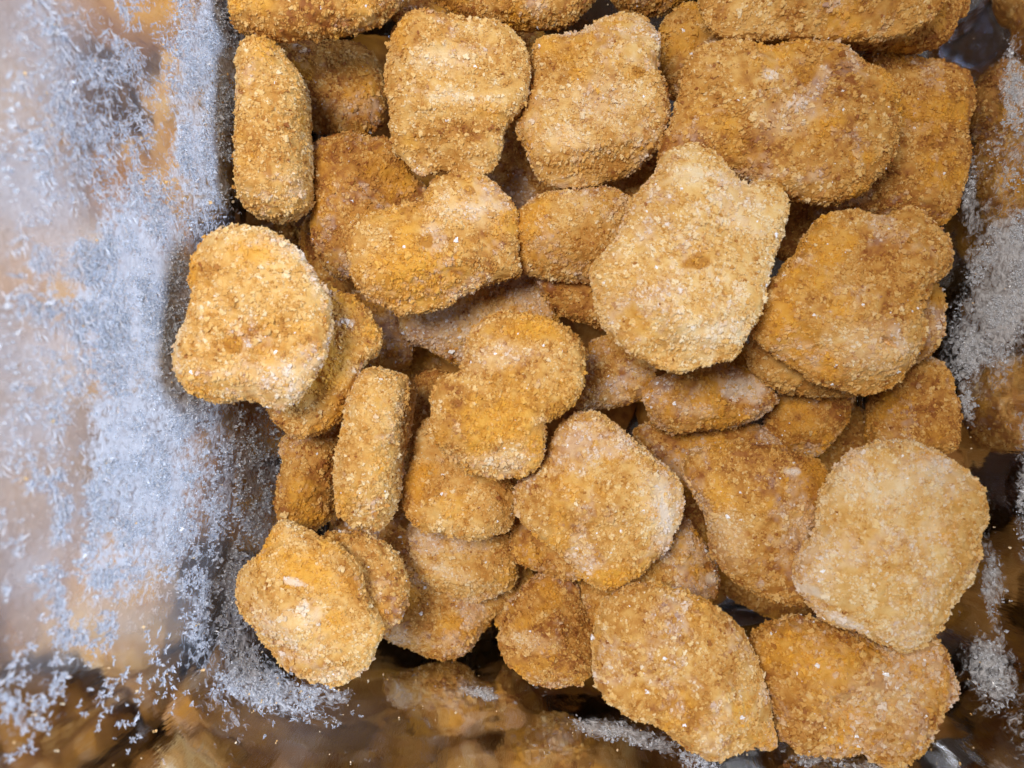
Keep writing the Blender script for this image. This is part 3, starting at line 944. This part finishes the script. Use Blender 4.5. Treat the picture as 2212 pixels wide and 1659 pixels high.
 ([(1475,1000),(1500,970),(1560,952),(1620,950),(1690,965),(1750,985),(1785,1030),(1775,1100),(1755,1170),(1745,1230),(1740,1300),(1680,1305),(1620,1280),(1570,1245),(1540,1200),(1530,1140),(1510,1080),(1480,1040)], .004, .05, 0, .011,
  "teardrop shaped golden nugget with white ice specks, left of the large beige one", dict(bake_shade=-.02, frosting=.05, spots=((1690,1010,16,7,0,'w'),(1560,1150,30,60,-20,'p'),))),
 ([(1720,540),(1740,500),(1780,465),(1840,455),(1900,470),(1950,460),(1990,480),(2030,510),(2045,550),(2030,590),(2005,620),(1985,660),(1985,720),(1970,780),(1940,830),(1880,855),(1820,845),(1750,820),(1690,780),(1640,740),(1628,700),(1650,620),(1680,590),(1700,560)], .014, .03, -.08, .011,
  "big golden brown bell shaped nugget at right middle with a small slit", dict(bake_shade=0, frosting=.03, slit=((.006,-.016),), spots=((1850,760,70,40,0,'p'),(1680,700,40,40,0,'y')), chamfer=((-120,.6,.7),(-60,.72,.8)))),
 ([(1618,740),(1650,690),(1850,720),(1870,840),(1760,857),(1690,848),(1645,825),(1622,790)], -.006, 0, 0, .009,
  "tan nugget showing as a lip under the lower left of the bell shaped nugget", dict(bake_shade=.02, hi=False)),
 ([(1970,610),(2015,612),(2038,670),(2030,720),(2000,765),(1950,790),(1880,760),(1900,650)], -.008, 0, 0, .008,
  "brown nugget edge sticking out right of the bell shaped nugget", dict(bake_shade=-.03, frosting=.04, hi=False)),
 ([(1240,870),(1262,800),(1275,735),(1340,720),(1400,770),(1418,830),(1370,870),(1310,882),(1260,885)], -.018, 0, 0, .009,
  "shaded coarse brown nugget right of the kidney shaped nugget", dict(bake_shade=-.04, frosting=.02)),
 ([(1385,860),(1410,820),(1480,800),(1560,785),(1620,800),(1660,830),(1672,870),(1640,900),(1580,920),(1500,935),(1440,935),(1410,910)], -.014, 0, .05, .010,
  "oblong brown nugget sprinkled with white frost below the big pale notched nugget", dict(bake_shade=-.06, frosting=.12, spots=((1590,835,40,24,0,'w'),(1480,880,40,14,0,'p'),))),
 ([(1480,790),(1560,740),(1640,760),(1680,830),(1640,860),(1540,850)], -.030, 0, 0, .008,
  "dark nugget in the shade under the right of the big pale notched nugget", dict(bake_shade=-.09, hi=False)),
 ([(1650,890),(1680,850),(1750,830),(1835,840),(1828,890),(1790,955),(1750,990),(1695,975),(1655,940)], -.022, .1, .1, .010,
  "small dim frosty brown nugget below the bell shaped nugget", dict(bake_shade=-.07, frosting=.08)),
 ([(1872,930),(1890,850),(1950,780),(2030,780),(2062,850),(2062,930),(2045,980),(1960,985),(1885,975)], -.018, 0, 0, .011,
  "dark brown blocky nugget by the right wall above the large beige nugget", dict(bake_shade=-.08, frosting=.0)),
 ([(1370,930),(1450,915),(1620,915),(1700,960),(1650,1040),(1500,1060),(1410,1010)], -.024, 0, .05, .009,
  "frosty shaded strip of nugget above the teardrop shaped nugget", dict(bake_shade=-.06, frosting=.08, hi=False)),
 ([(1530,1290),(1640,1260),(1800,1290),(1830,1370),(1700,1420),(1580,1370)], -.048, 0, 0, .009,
  "dark brown nugget in the shadow between teardrop and coarse corner nugget", dict(bake_shade=-.09, hi=False)),
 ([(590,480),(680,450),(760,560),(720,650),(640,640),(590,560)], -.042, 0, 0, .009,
  "nearly black shaded nugget deep between the upright nugget and the leftmost one", dict(bake_shade=-.1, hi=False)),
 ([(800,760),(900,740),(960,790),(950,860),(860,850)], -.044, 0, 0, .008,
  "nearly black shaded nugget deep above the top of the pale narrow nugget", dict(bake_shade=-.1, hi=False)),
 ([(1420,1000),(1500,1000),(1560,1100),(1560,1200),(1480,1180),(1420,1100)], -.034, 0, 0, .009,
  "dark nugget in the slot between diamond and teardrop shaped nuggets", dict(bake_shade=-.1, hi=False)),
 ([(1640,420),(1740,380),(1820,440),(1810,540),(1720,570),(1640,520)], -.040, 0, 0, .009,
  "nearly black filler nugget in the hole between the large wide and the bell shaped nugget", dict(bake_shade=-.1, hi=False)),  # filler added to cover the bright floor and keep this hole dark
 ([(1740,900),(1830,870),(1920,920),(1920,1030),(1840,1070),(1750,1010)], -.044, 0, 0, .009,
  "nearly black filler nugget in the hole above the large beige nugget", dict(bake_shade=-.1, hi=False)),  # also an added filler, so the gap looks dark instead of showing steel
]

import time as _t
_t0 = _t.time()
root, WV, WN, film, hz, px, py = build_bin()
build_frost(root, WV, WN, film, hz, px, py)
for i, (poly, z, a, b, half, label, kw) in enumerate(NUG):
    nugget(i + 1, poly, z, a, b, half, label, **kw)
# the bottom layer that fills the bin under the visible pile
HIDDEN = (1, 4, 5, 14, 7, 10, 17, 18, 20, 23, 24)      # bottom pieces that nothing in view shows
k = 0
for gx in range(5):
    for gy in range(6):
        if gx == 4:
            continue
        x = XL + 0.030 + gx * 0.051 + (gy % 2) * 0.012 + random.uniform(-.004, .004)
        y = YB + 0.028 + gy * 0.046 + random.uniform(-.004, .004)
        z = -0.080 + random.uniform(-.003, .004)
        s = PW / FW * H / (H - z)
        x, y = min(x, XR - .034), min(y, YT - .034)
        cxp, cyp = PW / 2 + x * s, PH / 2 - y * s
        r0 = random.uniform(.023, .027) * s
        ph = random.uniform(0, 6.28)
        poly = [(cxp + r0 * (1 + .12 * math.cos(2 * t + ph)) * math.cos(t), cyp + r0 * (1 + .12 * math.cos(2 * t + ph)) * math.sin(t))
                for t in [q * math.pi / 5 for q in range(10)]]
        k += 1
        ta, tb = random.uniform(-.1, .1), random.uniform(-.1, .1)
        if k in HIDDEN:
            continue
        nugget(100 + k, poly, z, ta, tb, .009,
               "barely visible dark nugget in the bottom layer under the whole pile", hi=0, bake_shade=-.06)  # darker tone paints the shade of the deep gaps into these pieces
print("built", len(NUG), "nuggets in", round(_t.time() - _t0, 1), "s; tris",
      sum(sum((1 if len(o.data.loops) == 3 * len(o.data.polygons) else 2) * len(o.data.polygons) for _ in [0]) for o in scene.objects if o.type == 'MESH'))
